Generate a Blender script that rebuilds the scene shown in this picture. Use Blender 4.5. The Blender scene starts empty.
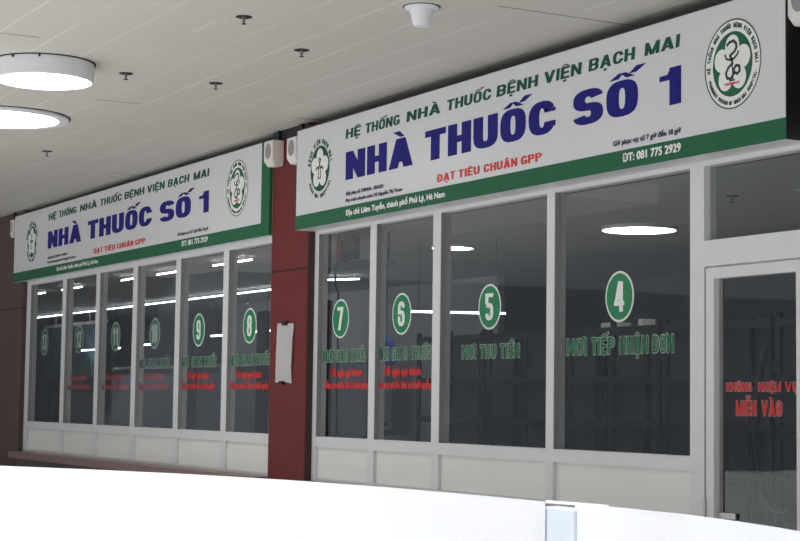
import bpy, bmesh, math, random, unicodedata
from mathutils import Vector, Matrix
random.seed(4)
sc = bpy.context.scene
C = sc.collection
PI = math.pi

# ------------------------------------------------------------------ materials
def lin(c):
    c /= 255.0
    return c / 12.92 if c <= .04045 else ((c + .055) / 1.055) ** 2.4
def rgb(r, g, b):
    return (lin(r), lin(g), lin(b), 1)
def mat(name, col, rough=.5, metal=0., var=.06, scale=6., bump=0., emit=0., ecol=None, spec=.5):
    m = bpy.data.materials.new(name); m.use_nodes = True
    nt = m.node_tree; b = nt.nodes['Principled BSDF']
    b.inputs['Roughness'].default_value = rough
    b.inputs['Metallic'].default_value = metal
    b.inputs['Specular IOR Level'].default_value = spec
    tc = nt.nodes.new('ShaderNodeTexCoord')
    n = nt.nodes.new('ShaderNodeTexNoise'); n.inputs['Scale'].default_value = scale
    n.inputs['Detail'].default_value = 4
    nt.links.new(tc.outputs['Object'], n.inputs['Vector'])
    mx = nt.nodes.new('ShaderNodeMix'); mx.data_type = 'RGBA'
    mx.inputs[6].default_value = tuple(c * (1 - var) for c in col[:3]) + (1,)
    mx.inputs[7].default_value = tuple(min(1, c * (1 + var)) for c in col[:3]) + (1,)
    nt.links.new(n.outputs['Fac'], mx.inputs[0])
    nt.links.new(mx.outputs[2], b.inputs['Base Color'])
    if bump:
        bp = nt.nodes.new('ShaderNodeBump'); bp.inputs['Strength'].default_value = bump
        bp.inputs['Distance'].default_value = .01
        nt.links.new(n.outputs['Fac'], bp.inputs['Height']); nt.links.new(bp.outputs[0], b.inputs['Normal'])
    if emit:
        b.inputs['Emission Color'].default_value = ecol or (1, 1, 1, 1)
        b.inputs['Emission Strength'].default_value = emit
    return m

M = {}
M['frame'] = mat('white_aluminium', rgb(226, 225, 227), .4)
M['reveal'] = mat('grey_reveal', rgb(140, 142, 143), .5)
M['panel'] = mat('pale_panel', rgb(236, 234, 230), .5, var=.04, scale=2)
M['signwhite'] = mat('sign_vinyl', rgb(218, 218, 220), .32, var=.03, scale=1.5)
M['green'] = mat('green_vinyl', rgb(38, 100, 70), .6, spec=.25)
M['navy'] = mat('navy_vinyl', rgb(30, 26, 120), .6, spec=.2)
M['header'] = mat('dark_green_vinyl', rgb(32, 84, 68), .6, spec=.2)
M['red'] = mat('red_vinyl', rgb(212, 36, 36), .4)
M['white'] = mat('white_vinyl', rgb(240, 240, 236), .45)
M['ink'] = mat('dark_ink', rgb(46, 48, 78), .5)
M['line'] = mat('grey_ring_ink', rgb(50, 74, 70), .5)
M['disc'] = mat('green_disc_vinyl', rgb(20, 128, 80), .4)
M['outline'] = mat('pale_outline_vinyl', rgb(226, 238, 226), .5)
M['redo'] = mat('pale_pink_outline_vinyl', rgb(235, 190, 185), .5)
M['greent'] = mat('glass_green_lettering', rgb(20, 110, 72), .4)
M['dark'] = mat('dark_wall_paint', rgb(38, 37, 38), .7)
M['darker'] = mat('black_plastic', rgb(22, 22, 24), .5)
M['plinth'] = mat('dark_brown_granite', rgb(74, 60, 60), .35, var=.25, scale=60)
M['ledge'] = mat('reddish_granite', rgb(132, 104, 102), .3, var=.25, scale=80)
M['intwall'] = mat('interior_grey_paint', rgb(125, 125, 126), .7)
M['intpale'] = mat('interior_pale_paint', rgb(185, 187, 190), .7)
M['intceil'] = mat('interior_ceiling_paint', rgb(190, 190, 190), .8, var=.1, scale=2)
M['intfloor'] = mat('interior_floor_tile', rgb(90, 90, 92), .4)
M['rack'] = mat('dark_rack_steel', rgb(30, 30, 32), .5, .3)
M['rackpale'] = mat('grey_rack_back', rgb(92, 92, 93), .6)
M['blind'] = mat('blue_grey_blind', rgb(108, 138, 152), .7)
M['counter'] = mat('blue_grey_counter', rgb(160, 172, 186), .6)
M['blue'] = mat('blue_plastic', rgb(48, 88, 190), .5)
M['paper'] = mat('white_paper', rgb(250, 249, 249), .8, var=.05, scale=20)
M['speaker'] = mat('white_speaker_plastic', rgb(226, 222, 216), .5)
M['grille'] = mat('grey_speaker_grille', rgb(150, 150, 148), .7, var=.2, scale=300)
M['steel'] = mat('brushed_steel', rgb(190, 190, 188), .35, .7)
M['sprink'] = mat('sprinkler_brass', rgb(130, 130, 120), .4, .4)
M['hole'] = mat('dark_recess', rgb(40, 42, 38), .8)
M['lampside'] = mat('lamp_white_metal', rgb(232, 233, 236), .4)
M['lamp'] = mat('lamp_diffuser', (1, 1, 1, 1), .5, emit=12, ecol=(1, .985, .96, 1))
M['tube'] = mat('tube_glow', (1, 1, 1, 1), .5, emit=16.0, ecol=(.96, .98, 1, 1))
M['lampint'] = mat('interior_lamp_glow', (1, 1, 1, 1), .5, emit=14.0, ecol=(1, .99, .97, 1))
M['barrier'] = mat('white_barrier_paint', rgb(246, 247, 250), .55, var=.01)
M['post'] = mat('pale_blue_post', rgb(182, 190, 200), .6, var=.12, scale=9)
M['rededge'] = mat('red_edge_paint', rgb(170, 50, 50), .5)  # plain red for the strip at the monitor's left edge
M['ground'] = mat('concrete_paving', rgb(176, 178, 180), .8, var=.1, scale=3)
M['floor'] = mat('walkway_tile', rgb(204, 190, 176), .5, var=.1, scale=3)
M['opp'] = mat('blue_grey_render', rgb(116, 120, 127), .8, var=.2, scale=.6)

# wine-red cladding: broad horizontal panels with thin dark joints
def cladding(name, col, joint):
    m = mat(name, col, .55, var=.12, scale=3, spec=.3)
    nt = m.node_tree; b = nt.nodes['Principled BSDF']
    src = b.inputs['Base Color'].links[0].from_socket
    g = nt.nodes.new('ShaderNodeNewGeometry'); sx = nt.nodes.new('ShaderNodeSeparateXYZ')
    nt.links.new(g.outputs['Position'], sx.inputs[0])
    a = nt.nodes.new('ShaderNodeMath'); a.operation = 'SUBTRACT'; a.inputs[1].default_value = joint
    nt.links.new(sx.outputs[2], a.inputs[0])
    w = nt.nodes.new('ShaderNodeMath'); w.operation = 'PINGPONG'; w.inputs[1].default_value = 1.2 / 2 * 2
    nt.links.new(a.outputs[0], w.inputs[0])
    l = nt.nodes.new('ShaderNodeMath'); l.operation = 'LESS_THAN'; l.inputs[1].default_value = .007
    nt.links.new(w.outputs[0], l.inputs[0])
    mx = nt.nodes.new('ShaderNodeMix'); mx.data_type = 'RGBA'
    mx.inputs[7].default_value = rgb(30, 20, 20)
    nt.links.new(l.outputs[0], mx.inputs[0]); nt.links.new(src, mx.inputs[6])
    nt.links.new(mx.outputs[2], b.inputs['Base Color'])
    return m
M['wine'] = cladding('wine_red_cladding', rgb(108, 38, 36), 2.83)
M['winedark'] = cladding('dark_brown_cladding', rgb(88, 72, 70), 2.83)

# ceiling: long painted metal strips, pale joints along X with catch light put into the colour, thin dark joints across
def ceiling_mat():
    m = mat('ceiling_strip_paint', rgb(208, 204, 196), .65, var=.05, scale=1.3)
    nt = m.node_tree; b = nt.nodes['Principled BSDF']
    src = b.inputs['Base Color'].links[0].from_socket
    g = nt.nodes.new('ShaderNodeNewGeometry'); sx = nt.nodes.new('ShaderNodeSeparateXYZ')
    nt.links.new(g.outputs['Position'], sx.inputs[0])
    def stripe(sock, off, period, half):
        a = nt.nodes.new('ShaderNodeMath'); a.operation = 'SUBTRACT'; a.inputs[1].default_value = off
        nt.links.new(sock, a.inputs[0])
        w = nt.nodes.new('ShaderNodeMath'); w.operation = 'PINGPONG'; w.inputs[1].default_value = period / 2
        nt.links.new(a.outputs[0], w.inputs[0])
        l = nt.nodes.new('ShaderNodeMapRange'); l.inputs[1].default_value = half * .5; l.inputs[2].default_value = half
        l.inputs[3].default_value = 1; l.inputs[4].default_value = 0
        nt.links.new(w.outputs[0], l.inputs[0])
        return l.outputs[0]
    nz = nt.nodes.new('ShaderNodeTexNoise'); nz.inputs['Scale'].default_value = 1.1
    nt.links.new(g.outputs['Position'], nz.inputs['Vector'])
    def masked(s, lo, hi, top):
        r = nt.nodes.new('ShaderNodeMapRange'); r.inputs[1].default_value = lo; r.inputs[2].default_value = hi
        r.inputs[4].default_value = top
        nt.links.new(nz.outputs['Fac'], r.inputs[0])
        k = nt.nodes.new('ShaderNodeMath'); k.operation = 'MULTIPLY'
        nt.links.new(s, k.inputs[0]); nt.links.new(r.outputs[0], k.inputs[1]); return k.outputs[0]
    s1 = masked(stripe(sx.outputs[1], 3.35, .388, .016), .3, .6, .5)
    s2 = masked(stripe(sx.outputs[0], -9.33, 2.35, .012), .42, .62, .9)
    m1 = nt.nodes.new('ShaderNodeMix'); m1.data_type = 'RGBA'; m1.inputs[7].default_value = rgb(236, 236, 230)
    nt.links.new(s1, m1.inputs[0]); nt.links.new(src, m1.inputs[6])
    m2 = nt.nodes.new('ShaderNodeMix'); m2.data_type = 'RGBA'; m2.inputs[7].default_value = rgb(90, 86, 80)
    m2.inputs[0].default_value = 0; nt.links.new(m1.outputs[2], m2.inputs[6])
    nt.links.new(m2.outputs[2], b.inputs['Base Color'])
    return m
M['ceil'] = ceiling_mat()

def glass_mat():
    m = bpy.data.materials.new('clear_window_glass'); m.use_nodes = True
    nt = m.node_tree; nt.nodes.clear()
    o = nt.nodes.new('ShaderNodeOutputMaterial')
    t = nt.nodes.new('ShaderNodeBsdfTransparent'); t.inputs[0].default_value = (.90, .91, .91, 1)
    g = nt.nodes.new('ShaderNodeBsdfGlossy'); g.inputs['Roughness'].default_value = .02
    g.inputs[0].default_value = (.9, .93, .95, 1)
    f = nt.nodes.new('ShaderNodeFresnel'); f.inputs[0].default_value = 1.5
    n = nt.nodes.new('ShaderNodeTexNoise'); n.inputs['Scale'].default_value = .9
    tc = nt.nodes.new('ShaderNodeTexCoord'); nt.links.new(tc.outputs['Object'], n.inputs['Vector'])
    bp = nt.nodes.new('ShaderNodeBump'); bp.inputs['Strength'].default_value = .05; bp.inputs['Distance'].default_value = .02
    nt.links.new(n.outputs['Fac'], bp.inputs['Height']); nt.links.new(bp.outputs[0], g.inputs['Normal'])
    ge = nt.nodes.new('ShaderNodeNewGeometry'); mr = nt.nodes.new('ShaderNodeMapRange')
    mr.inputs[3].default_value = 1.5; mr.inputs[4].default_value = 1 / 1.5
    nt.links.new(ge.outputs['Backfacing'], mr.inputs[0]); nt.links.new(mr.outputs[0], f.inputs[0])
    x = nt.nodes.new('ShaderNodeMixShader')
    nt.links.new(f.outputs[0], x.inputs[0]); nt.links.new(t.outputs[0], x.inputs[1]); nt.links.new(g.outputs[0], x.inputs[2])
    nt.links.new(x.outputs[0], o.inputs[0])
    return m
M['glass'] = glass_mat()

# ------------------------------------------------------------------ mesh helpers
def box(bm, x0, x1, y0, y1, z0, z1, bev=0.):
    vs = [bm.verts.new((x, y, z)) for x in (x0, x1) for y in (y0, y1) for z in (z0, z1)]
    fs = [bm.faces.new([vs[i] for i in f]) for f in ((0, 1, 3, 2), (4, 6, 7, 5), (0, 4, 5, 1), (2, 3, 7, 6), (0, 2, 6, 4), (1, 5, 7, 3))]
    if bev:
        es = list({e for f in fs for e in f.edges})
        bmesh.ops.bevel(bm, geom=es, offset=bev, segments=2, affect='EDGES', profile=.5)
def tube(bm, pts, r, n=10, caps=True):
    rings = []
    pts = [Vector(p) for p in pts]
    for i, p in enumerate(pts):
        d = (pts[min(i + 1, len(pts) - 1)] - pts[max(i - 1, 0)]).normalized()
        u = d.cross(Vector((0, 0, 1)) if abs(d.z) < .9 else Vector((1, 0, 0))).normalized(); v = d.cross(u)
        rr = r[i] if isinstance(r, (list, tuple)) else r
        rings.append([bm.verts.new(p + rr * (math.cos(2 * PI * k / n) * u + math.sin(2 * PI * k / n) * v)) for k in range(n)])
    for a, b in zip(rings, rings[1:]):
        for k in range(n):
            bm.faces.new((a[k], a[(k + 1) % n], b[(k + 1) % n], b[k]))
    if caps:
        bm.faces.new(rings[0][::-1]); bm.faces.new(rings[-1])
def lathe(bm, prof, n=48, c=(0, 0, 0), cap0=False, cap1=False):
    rings = [[bm.verts.new((c[0] + r * math.cos(2 * PI * k / n), c[1] + r * math.sin(2 * PI * k / n), c[2] + z)) for k in range(n)] for r, z in prof]
    for a, b in zip(rings, rings[1:]):
        for k in range(n):
            bm.faces.new((a[k], a[(k + 1) % n], b[(k + 1) % n], b[k]))
    if cap0: bm.faces.new(rings[0][::-1])
    if cap1: bm.faces.new(rings[-1])
def obj(name, bm, m, parent=None, smooth=False):
    bmesh.ops.recalc_face_normals(bm, faces=bm.faces[:])
    me = bpy.data.meshes.new(name); bm.to_mesh(me); bm.free()
    me.materials.append(m)
    if smooth:
        for p in me.polygons: p.use_smooth = True
        try: me.set_sharp_from_angle(angle=math.radians(35))
        except Exception: pass
    o = bpy.data.objects.new(name, me); C.objects.link(o)
    if parent: o.parent = parent; o.matrix_parent_inverse = Matrix.Translation(-parent.location)
    return o
def bxo(name, m, parent, *a, bev=0.):
    bm = bmesh.new(); box(bm, *a, bev=bev); return obj(name, bm, m, parent)
def tag(o, label, cat, group=None, kind=None):
    if label: o['label'] = label
    if cat: o['category'] = cat
    if group: o['group'] = group
    if kind: o['kind'] = kind
    return o
def thing(name, label, cat, loc, group=None):
    o = bpy.data.objects.new(name, None); C.objects.link(o); o.location = loc; o.empty_display_size = .2
    return tag(o, label, cat, group)
def struct(o, label=None):
    o['kind'] = 'structure'
    if label: o['label'] = label
    return o
def copy_tree(o, dloc):
    c = o.copy(); C.objects.link(c); c.location = o.location + Vector(dloc)
    for ch in o.children:
        d = ch.copy(); C.objects.link(d); d.parent = c
        for g in ch.children:
            e = g.copy(); C.objects.link(e); e.parent = d
    return c

# ------------------------------------------------------------------ lettering (stroke-built heavy sans)
N2 = 2.5
def sp(c, n):
    return math.copysign(abs(c) ** (2. / n), c)
def glyph(ch, tv, th):
    """list of convex polygons (x,z) on cap height 1, and the advance width"""
    P = []
    def bar(x0, z0, x1, z1): P.append([(x0, z0), (x1, z0), (x1, z1), (x0, z1)])
    def para(xb, xt, hw, z0=0., z1=1.): P.append([(xb, z0), (xb + hw, z0), (xt + hw, z1), (xt, z1)])
    def arc(cx, cz, rx, rz, a0, a1, n=N2, tvv=None, thh=None):
        k = max(4, int(abs(a1 - a0) / 15)); tvv = tvv or tv; thh = thh or th
        q = []
        for i in range(k + 1):
            a = math.radians(a0 + (a1 - a0) * i / k); c, s = math.cos(a), math.sin(a)
            q.append(((cx + rx * sp(c, n), cz + rz * sp(s, n)), (cx + max(.001, rx - tvv) * sp(c, n), cz + max(.001, rz - thh) * sp(s, n))))
        for (o1, i1), (o2, i2) in zip(q, q[1:]): P.append([o1, o2, i2, i1])
    w = .62
    if ch == 'A':
        w = .72; hw = tv * 1.1; m = w / 2 - hw / 2
        para(0, m, hw); para(w - hw, m, hw); bar(w * .24, .2, w * .76, .2 + th)
    elif ch == 'B' or ch == 'R' or ch == 'P':
        bar(0, 0, tv, 1); cx = w * .5
        bar(tv * .5, 1 - th, cx, 1); bar(tv * .5, .5 - th / 2, cx, .5 + th / 2)
        arc(cx, .75 - th / 4, w - cx, .25 + th / 4, -90, 90)
        if ch == 'B':
            bar(tv * .5, 0, cx, th); arc(cx, .25 + th / 4, w - cx, .25 + th / 4, -90, 90)
        if ch == 'R': para(w - tv * 1.05, w * .4, tv * 1.1, 0, .5)
    elif ch in 'CG':
        rx = w / 2
        arc(rx, .5, rx, .5, 28, 332)
        if ch == 'G': bar(w - tv, .06, w, .5); bar(w * .5, .5 - th, w, .5)
        else: bar(w - tv, .30 - .1, w, .36); bar(w - tv, .64, w, .74)
    elif ch in 'DĐ':
        cx = w * .45
        bar(0, 0, tv, 1); bar(tv * .5, 0, cx, th); bar(tv * .5, 1 - th, cx, 1); arc(cx, .5, w - cx, .5, -90, 90)
        if ch == 'Đ': bar(-.1, .44, w * .45, .44 + th * .8)
    elif ch == 'E':
        w = .54; bar(0, 0, tv, 1); bar(0, 0, w, th); bar(0, 1 - th, w, 1); bar(0, .5 - th / 2, w * .92, .5 + th / 2)
    elif ch == 'F':
        w = .52; bar(0, 0, tv, 1); bar(0, 1 - th, w, 1); bar(0, .45, w * .9, .45 + th)
    elif ch == 'H':
        bar(0, 0, tv, 1); bar(w - tv, 0, w, 1); bar(0, .5 - th / 2, w, .5 + th / 2)
    elif ch == 'I':
        w = tv; bar(0, 0, tv, 1)
    elif ch == 'K':
        bar(0, 0, tv, 1); para(tv * .7, w - tv, tv * 1.15, .36, 1); para(w - tv, w * .3, tv * 1.15, 0, .62)
    elif ch == 'L':
        w = .5; bar(0, 0, tv, 1); bar(0, 0, w, th)
    elif ch == 'M':
        w = .82; bar(0, 0, tv, 1); bar(w - tv, 0, w, 1); para(w / 2 - tv * .5, 0, tv, 0, 1); para(w / 2 - tv * .5, w - tv, tv, 0, 1)
    elif ch == 'N':
        w = .64; bar(0, 0, tv, 1); bar(w - tv, 0, w, 1); para(w - tv * .95, 0, tv * .95)
    elif ch in 'O0':
        arc(w / 2, .5, w / 2, .5, 0, 360, 2.8)
    elif ch == 'Q':
        arc(w / 2, .5, w / 2, .5, 0, 360); para(w - tv, w * .5, tv, 0, .3)
    elif ch == 'S':
        r = .25 + th / 4; arc(w / 2, 1 - r, w / 2, r, 12, 270); arc(w / 2, r, w / 2, r, 90, -168)
    elif ch == 'T':
        w = .58; bar(0, 1 - th, w, 1); bar(w / 2 - tv / 2, 0, w / 2 + tv / 2, 1)
    elif ch == 'U':
        bar(0, .36, tv, 1); bar(w - tv, .36, w, 1); arc(w / 2, .36, w / 2, .36, 180, 360)
    elif ch == 'V':
        w = .7; hw = tv * 1.1; para(w / 2 - hw / 2, 0, hw); para(w / 2 - hw / 2, w - hw, hw)
    elif ch == 'Y':
        w = .66; bar(w / 2 - tv / 2, 0, w / 2 + tv / 2, .45); para(w / 2 - tv / 2, 0, tv, .4, 1); para(w / 2 - tv / 2, w - tv, tv, .4, 1)
    elif ch == '1':
        w = .46; bar(w - tv, 0, w, 1); P.append([(0, .68), (w - tv * .5, .68), (w - tv * .5, .84), (0, .82)]); para(w - tv * 1.3, w - tv * .9, tv * .8, .76, 1)
    elif ch == '2':
        arc(w / 2, .7, w / 2, .3, 170, -40); para(0, w - tv * 1.25, tv * 1.2, th * .5, .56); bar(0, 0, w, th)
    elif ch == '3':
        r = .25 + th / 4; arc(w / 2, 1 - r, w / 2, r, 168, -90); arc(w / 2, r, w / 2, r, 90, -168)
    elif ch == '4':
        w = .66; bar(w * .52, 0, w * .52 + tv, .98); para(0, w * .4, tv * 1.05, .22, 1); bar(0, .2, w, .2 + th)
    elif ch == '5':
        bar(0, 1 - th, w * .96, 1); bar(0, .5, tv, 1); arc(w / 2, .32, w / 2, .32, 140, -168); bar(0, .48, w * .4, .48 + th * .8)
    elif ch in '69':
        Q = P; arc(w / 2, .32, w / 2, .32, 0, 360); bar(0, .3, tv, .7); arc(w / 2, .66, w / 2, .34, 180, 12)
        if ch == '9': P[:] = [[(w - x, 1 - z) for x, z in q] for q in P]
    elif ch == '7':
        bar(0, 1 - th, w, 1); para(w * .15, w - tv * 1.1, tv * 1.1, 0, 1 - th * .5)
    elif ch == '8':
        r = .25 + th / 4; arc(w / 2, 1 - r, w * .47, r, 0, 360); arc(w / 2, r, w / 2, r, 0, 360)
    elif ch == ':':
        w = tv; bar(0, 0, tv, tv); bar(0, .5, tv, .5 + tv)
    elif ch == '.':
        w = tv; bar(0, 0, tv, tv)
    elif ch == '*':
        w = .2; bar(0, .4, .2, .6)
    elif ch == ' ':
        w = .26
    else:
        bar(0, 0, tv, 1)
    return P, w
def layout(s, tv=.2, th=.17, gap=.1):
    """polygons for a whole string; returns polys, width"""
    out = []; x = 0.
    for cl in s:
        d = unicodedata.normalize('NFD', cl); base = d[0]; marks = d[1:]
        P, w = glyph(base, tv, th)
        cx = w / 2; mt = 1.05; mv = min(tv, .15)
        def add(q): P.append(q)
        names = [unicodedata.name(k) for k in marks]
        up = 0
        if any('CIRCUMFLEX' in k for k in names):
            add([(cx - .25, mt), (cx - .08, mt), (cx + .03, mt + .15), (cx - .07, mt + .15)])
            add([(cx + .25, mt), (cx + .08, mt), (cx - .03, mt + .15), (cx + .07, mt + .15)])
            up = 1
        for k in names:
            ox, oz = (.22, .09) if up else (0, 0)
            if 'ACUTE' in k: add([(cx - .08 + ox, mt + oz), (cx + .06 + ox, mt + oz), (cx + .24 + ox, mt + .17 + oz), (cx + .06 + ox, mt + .17 + oz)])
            if 'GRAVE' in k: add([(cx - .02 + ox * 1.4, mt + oz), (cx + .1 + ox * 1.4, mt + oz), (cx - .04 + ox * 1.2, mt + .2 + oz), (cx - .24 + ox * 1.3, mt + .2 + oz)])
            if 'TILDE' in k:
                add([(cx - .26, mt + .2), (cx - .2, mt + .2), (cx - .04, mt + .27), (cx - .12, mt + .33)]); add([(cx - .1, mt + .33), (cx - .06, mt + .26), (cx + .1, mt + .2), (cx + .12, mt + .26)]); add([(cx + .1, mt + .2), (cx + .18, mt + .2), (cx + .28, mt + .31), (cx + .2, mt + .31)])
            if 'DOT BELOW' in k: add([(cx - .09, -.27), (cx + .09, -.27), (cx + .09, -.1), (cx - .09, -.1)])
            if 'HORN' in k: add([(w - .04, .84), (w + .06, .84), (w + .14, 1.1), (w + .02, 1.1)])
            if 'HOOK' in k: add([(cx - .08, mt), (cx + .04, mt), (cx + .14, mt + .2), (cx - .04, mt + .2)])
        out += [[(px + x, pz) for px, pz in q] for q in P]
        x += w + gap
    return out, x - gap
def put(bm, polys, xf, y0, y1):
    """extrude each polygon between the planes y0 (front) and y1"""
    for k, q in enumerate(polys):
        e = .00012 * (k % 7) if len(polys) > 1 else 0
        q = [xf(*p) for p in q]
        f = [bm.verts.new((x, y0 - e, z)) for x, z in q]; b = [bm.verts.new((x, y1, z)) for x, z in q]
        bm.faces.new(f); n = len(q)
        for i in range(n): bm.faces.new((f[i], f[(i + 1) % n], b[(i + 1) % n], b[i]))
def words(name, items, z0, z1, Y, m, parent, tv=.2, th=.17, gap=.1, slant=0., d=.003, grow=0.):
    """items: (word, x0, x1) fitted into its measured width"""
    h = z1 - z0
    for s, x0, x1 in items:
        bm = bmesh.new()
        polys, w = layout(s, tv, th, gap)
        sx = (x1 - x0) / w
        offs = [(0, 0)] if not grow else [(grow * math.cos(a), grow * math.sin(a)) for a in [k * PI / 4 for k in range(8)]]
        for ox, oz in offs:
            put(bm, polys, lambda x, z: (x0 + x * sx + slant * z * h + ox, z0 + z * h + oz), Y - d, Y)
        o = obj(name, bm, m, parent)
    return o
def ring_text(bm, s, cx, cz, rx, rz, a0, a1, size, Y, inward=False, d=.003):
    n = len(s)
    for i, c in enumerate(s):
        a = a0 + (a1 - a0) * (i + .5) / n
        P, w = layout(c, .2, .17)
        px, pz = cx + rx * math.cos(a), cz + rz * math.sin(a)
        rot = a - PI / 2 if not inward else a + PI / 2
        cc, ss = math.cos(rot), math.sin(rot)
        def xf(x, z):
            u = (x - w / 2) * size; v = (z - .5) * size
            return px + u * cc - v * ss, pz + u * ss + v * cc
        put(bm, P, xf, Y - d, Y)
def ellipse(bm, cx, cz, rx, rz, Y, d, inner=0., n=56, fx=None):
    if inner:
        q = [(math.cos(2 * PI * k / n), math.sin(2 * PI * k / n)) for k in range(n + 1)]
        for (c, s), (c2, s2) in zip(q, q[1:]):
            put(bm, [[(cx + rx * c, cz + rz * s), (cx + rx * c2, cz + rz * s2), (cx + (rx - inner) * c2, cz + (rz - inner) * s2), (cx + (rx - inner) * c, cz + (rz - inner) * s)]], lambda x, z: (x, z), Y - d, Y)
    else:
        put(bm, [[(cx + rx * math.cos(2 * PI * k / n), cz + rz * math.sin(2 * PI * k / n)) for k in range(n)]], lambda x, z: (x, z), Y - d, Y)
def fonted(name, lines, Y, m, parent, d=.003, bold=.004):
    """small print set in the built-in typeface: lines = (text, x0, x1, z_base, cap_height)"""
    for s, x0, x1, z0, h in lines:
        bm = bmesh.new()
        cu = bpy.data.curves.new('small_print', 'FONT'); cu.body = s; cu.resolution_u = 3
        t = bpy.data.objects.new('small_print', cu); C.objects.link(t)
        bpy.context.view_layer.update()
        me = bpy.data.meshes.new_from_object(t.evaluated_get(bpy.context.evaluated_depsgraph_get()))
        xs = [v.co.x for v in me.vertices]; lo, hi = min(xs), max(xs)
        sx = (x1 - x0) / (hi - lo); sz = h / .69
        for k, (ox, oz) in enumerate(((0, 0), (bold, 0), (-bold, 0), (0, bold * .7), (0, -bold * .7)) if bold else ((0, 0),)):
            mm = me.copy()
            for v in mm.vertices:
                x, y = v.co.x, v.co.y
                v.co = (x0 + (x - lo) * sx + ox, Y - d + .0001 * k, z0 + y * sz + oz)
            bm.from_mesh(mm); bpy.data.meshes.remove(mm)
        bpy.data.objects.remove(t); bpy.data.meshes.remove(me); bpy.data.curves.remove(cu)
        me = bpy.data.meshes.new(name); bm.to_mesh(me); bm.free(); me.materials.append(m)
        o = bpy.data.objects.new(name, me); C.objects.link(o); o.parent = parent
        o.matrix_parent_inverse = Matrix.Translation(-parent.location)
    return o

# ------------------------------------------------------------------ setting
CEIL = 4.18
def S(name, m, *a, label=None):
    return struct(bxo(name, m, None, *a), label)
S('ground', M['ground'], -45, 30, -40, 5.4, -.2, 0, label='concrete ground outside the canopy')
S('floor', M['floor'], -34, -2, 5.4, 15, -.2, .3, label='raised tiled walkway and shop floor')
# ceiling of the canopy; unseen box at the left added to darken that end
bm = bmesh.new()
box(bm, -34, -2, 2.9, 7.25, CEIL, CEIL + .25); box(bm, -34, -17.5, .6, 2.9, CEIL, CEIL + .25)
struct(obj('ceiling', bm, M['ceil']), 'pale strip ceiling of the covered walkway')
bm = bmesh.new()
for x, a, b in ((-9.33, 5.9, 7.05), (-11.92, 2.95, 3.65), (-14.15, 4.85, 5.25), (-18.7, 6.6, 7.05), (-14.04, 6.7, 7.05)):
    box(bm, x - .004, x + .004, a, b, CEIL - .001, CEIL + .01)
struct(obj('trim_4', bm, M['hole']), 'thin dark joints between ceiling strips')
S('wall_left', M['opp'], -34.3, -34, -26, 15, 0, CEIL + .2)  # unseen wall added for the glass reflections and to hold back sky
S('wall_right', M['intwall'], -5.4, -5.2, 7.1, 14, .3, CEIL, label='grey interior wall right of the door')
S('wall_back', M['intwall'], -34, -5.2, 13.2, 13.4, .3, 3.5, label='grey wall at the back of the shop')
S('wall_upper', M['dark'], -34, -5.2, 7.06, 7.25, 3.16, CEIL, label='dark wall band behind the signboards')
S('ceiling_interior', M['intceil'], -34, -5.2, 7.25, 13.2, 3.22, 3.3, label='grey ceiling inside the shop')
S('wall_end', M['dark'], -34, -24.3, 6.95, 7.2, .3, CEIL, label='dark wall left of the shop')
S('wall_partition', M['intpale'], -27, -18.3, 11.6, 11.7, .3, 3.22, label='pale interior partition wall')

# plinth and ledge under the windows
bm = bmesh.new(); box(bm, -23.09, -15.0, 6.92, 7.2, .3, .79); box(bm, -14.2, -8.74, 6.96, 7.2, .3, .79)
struct(obj('trim_1', bm, M['plinth']), 'dark brown plinth under the shop windows')
bm = bmesh.new(); box(bm, -23.09, -15.0, 6.8, 7.2, .79, .883, bev=.006); box(bm, -14.2, -8.74, 6.9, 7.2, .79, .883, bev=.006)
struct(obj('trim_2', bm, M['ledge']), 'reddish granite ledge under the shop windows')

# columns
def column(name, m, x0, x1, y0, y1, label):
    bm = bmesh.new(); box(bm, x0, x1, y0, y1, .3, CEIL, bev=.012)
    return struct(obj(name, bm, m), label)
column('column_1', M['wine'], -15.0, -14.2, 6.93, 7.1, 'wine-red clad column between the two window units')
column('column_2', M['winedark'], -24.3, -23.09, 6.93, 7.1, 'dark brown clad column at the left end of the windows')

bm = bmesh.new(); box(bm, -14.2, -14.196, 6.936, 7.0, .3, 3.2)  # thin strip, shade of the column's side put into its colour
struct(obj('trim_3', bm, mat('shaded_column_side', rgb(62, 40, 40), .6)), 'dark strip painting the shade on the right side of the red column')
# ------------------------------------------------------------------ windows
Y0, YG = 7.0, 7.05
ZB, ZR0, ZR1, ZT = .883, 1.192, 1.285, 3.135
DY = YG
def window(n, x0, x1, l, r, digit=None, label=None):
    """x0..x1 outer bounds, l / r widths of its stiles"""
    bm = bmesh.new()
    box(bm, x0, x0 + l, Y0, Y0 + .1, ZB, 3.24); box(bm, x1 - r, x1, Y0, Y0 + .1, ZB, 3.24)
    box(bm, x0 + l, x1 - r, Y0, Y0 + .1, ZR0, ZR1); box(bm, x0 + l, x1 - r, Y0, Y0 + .1, ZT, 3.24)
    box(bm, x0 + l, x1 - r, Y0 + .004, Y0 + .1, ZB, ZB + .03)
    w = obj('window_%d' % n, bm, M['frame']); struct(w, label)
    # thin grey strips that tone the frame's side reveals down
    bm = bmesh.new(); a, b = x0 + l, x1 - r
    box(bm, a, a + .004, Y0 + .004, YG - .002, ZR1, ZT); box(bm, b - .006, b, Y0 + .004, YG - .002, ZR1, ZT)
    obj('reveal_strip', bm, M['reveal'], w)
    bxo('glass_pane', M['glass'], w, a - .005, b + .005, YG, YG + .001, ZR1 - .005, ZT + .005)
    bxo('lower_panel', M['panel'], w, a, b, Y0 + .028, Y0 + .05, ZB + .03, ZR0)
    return w
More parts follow.
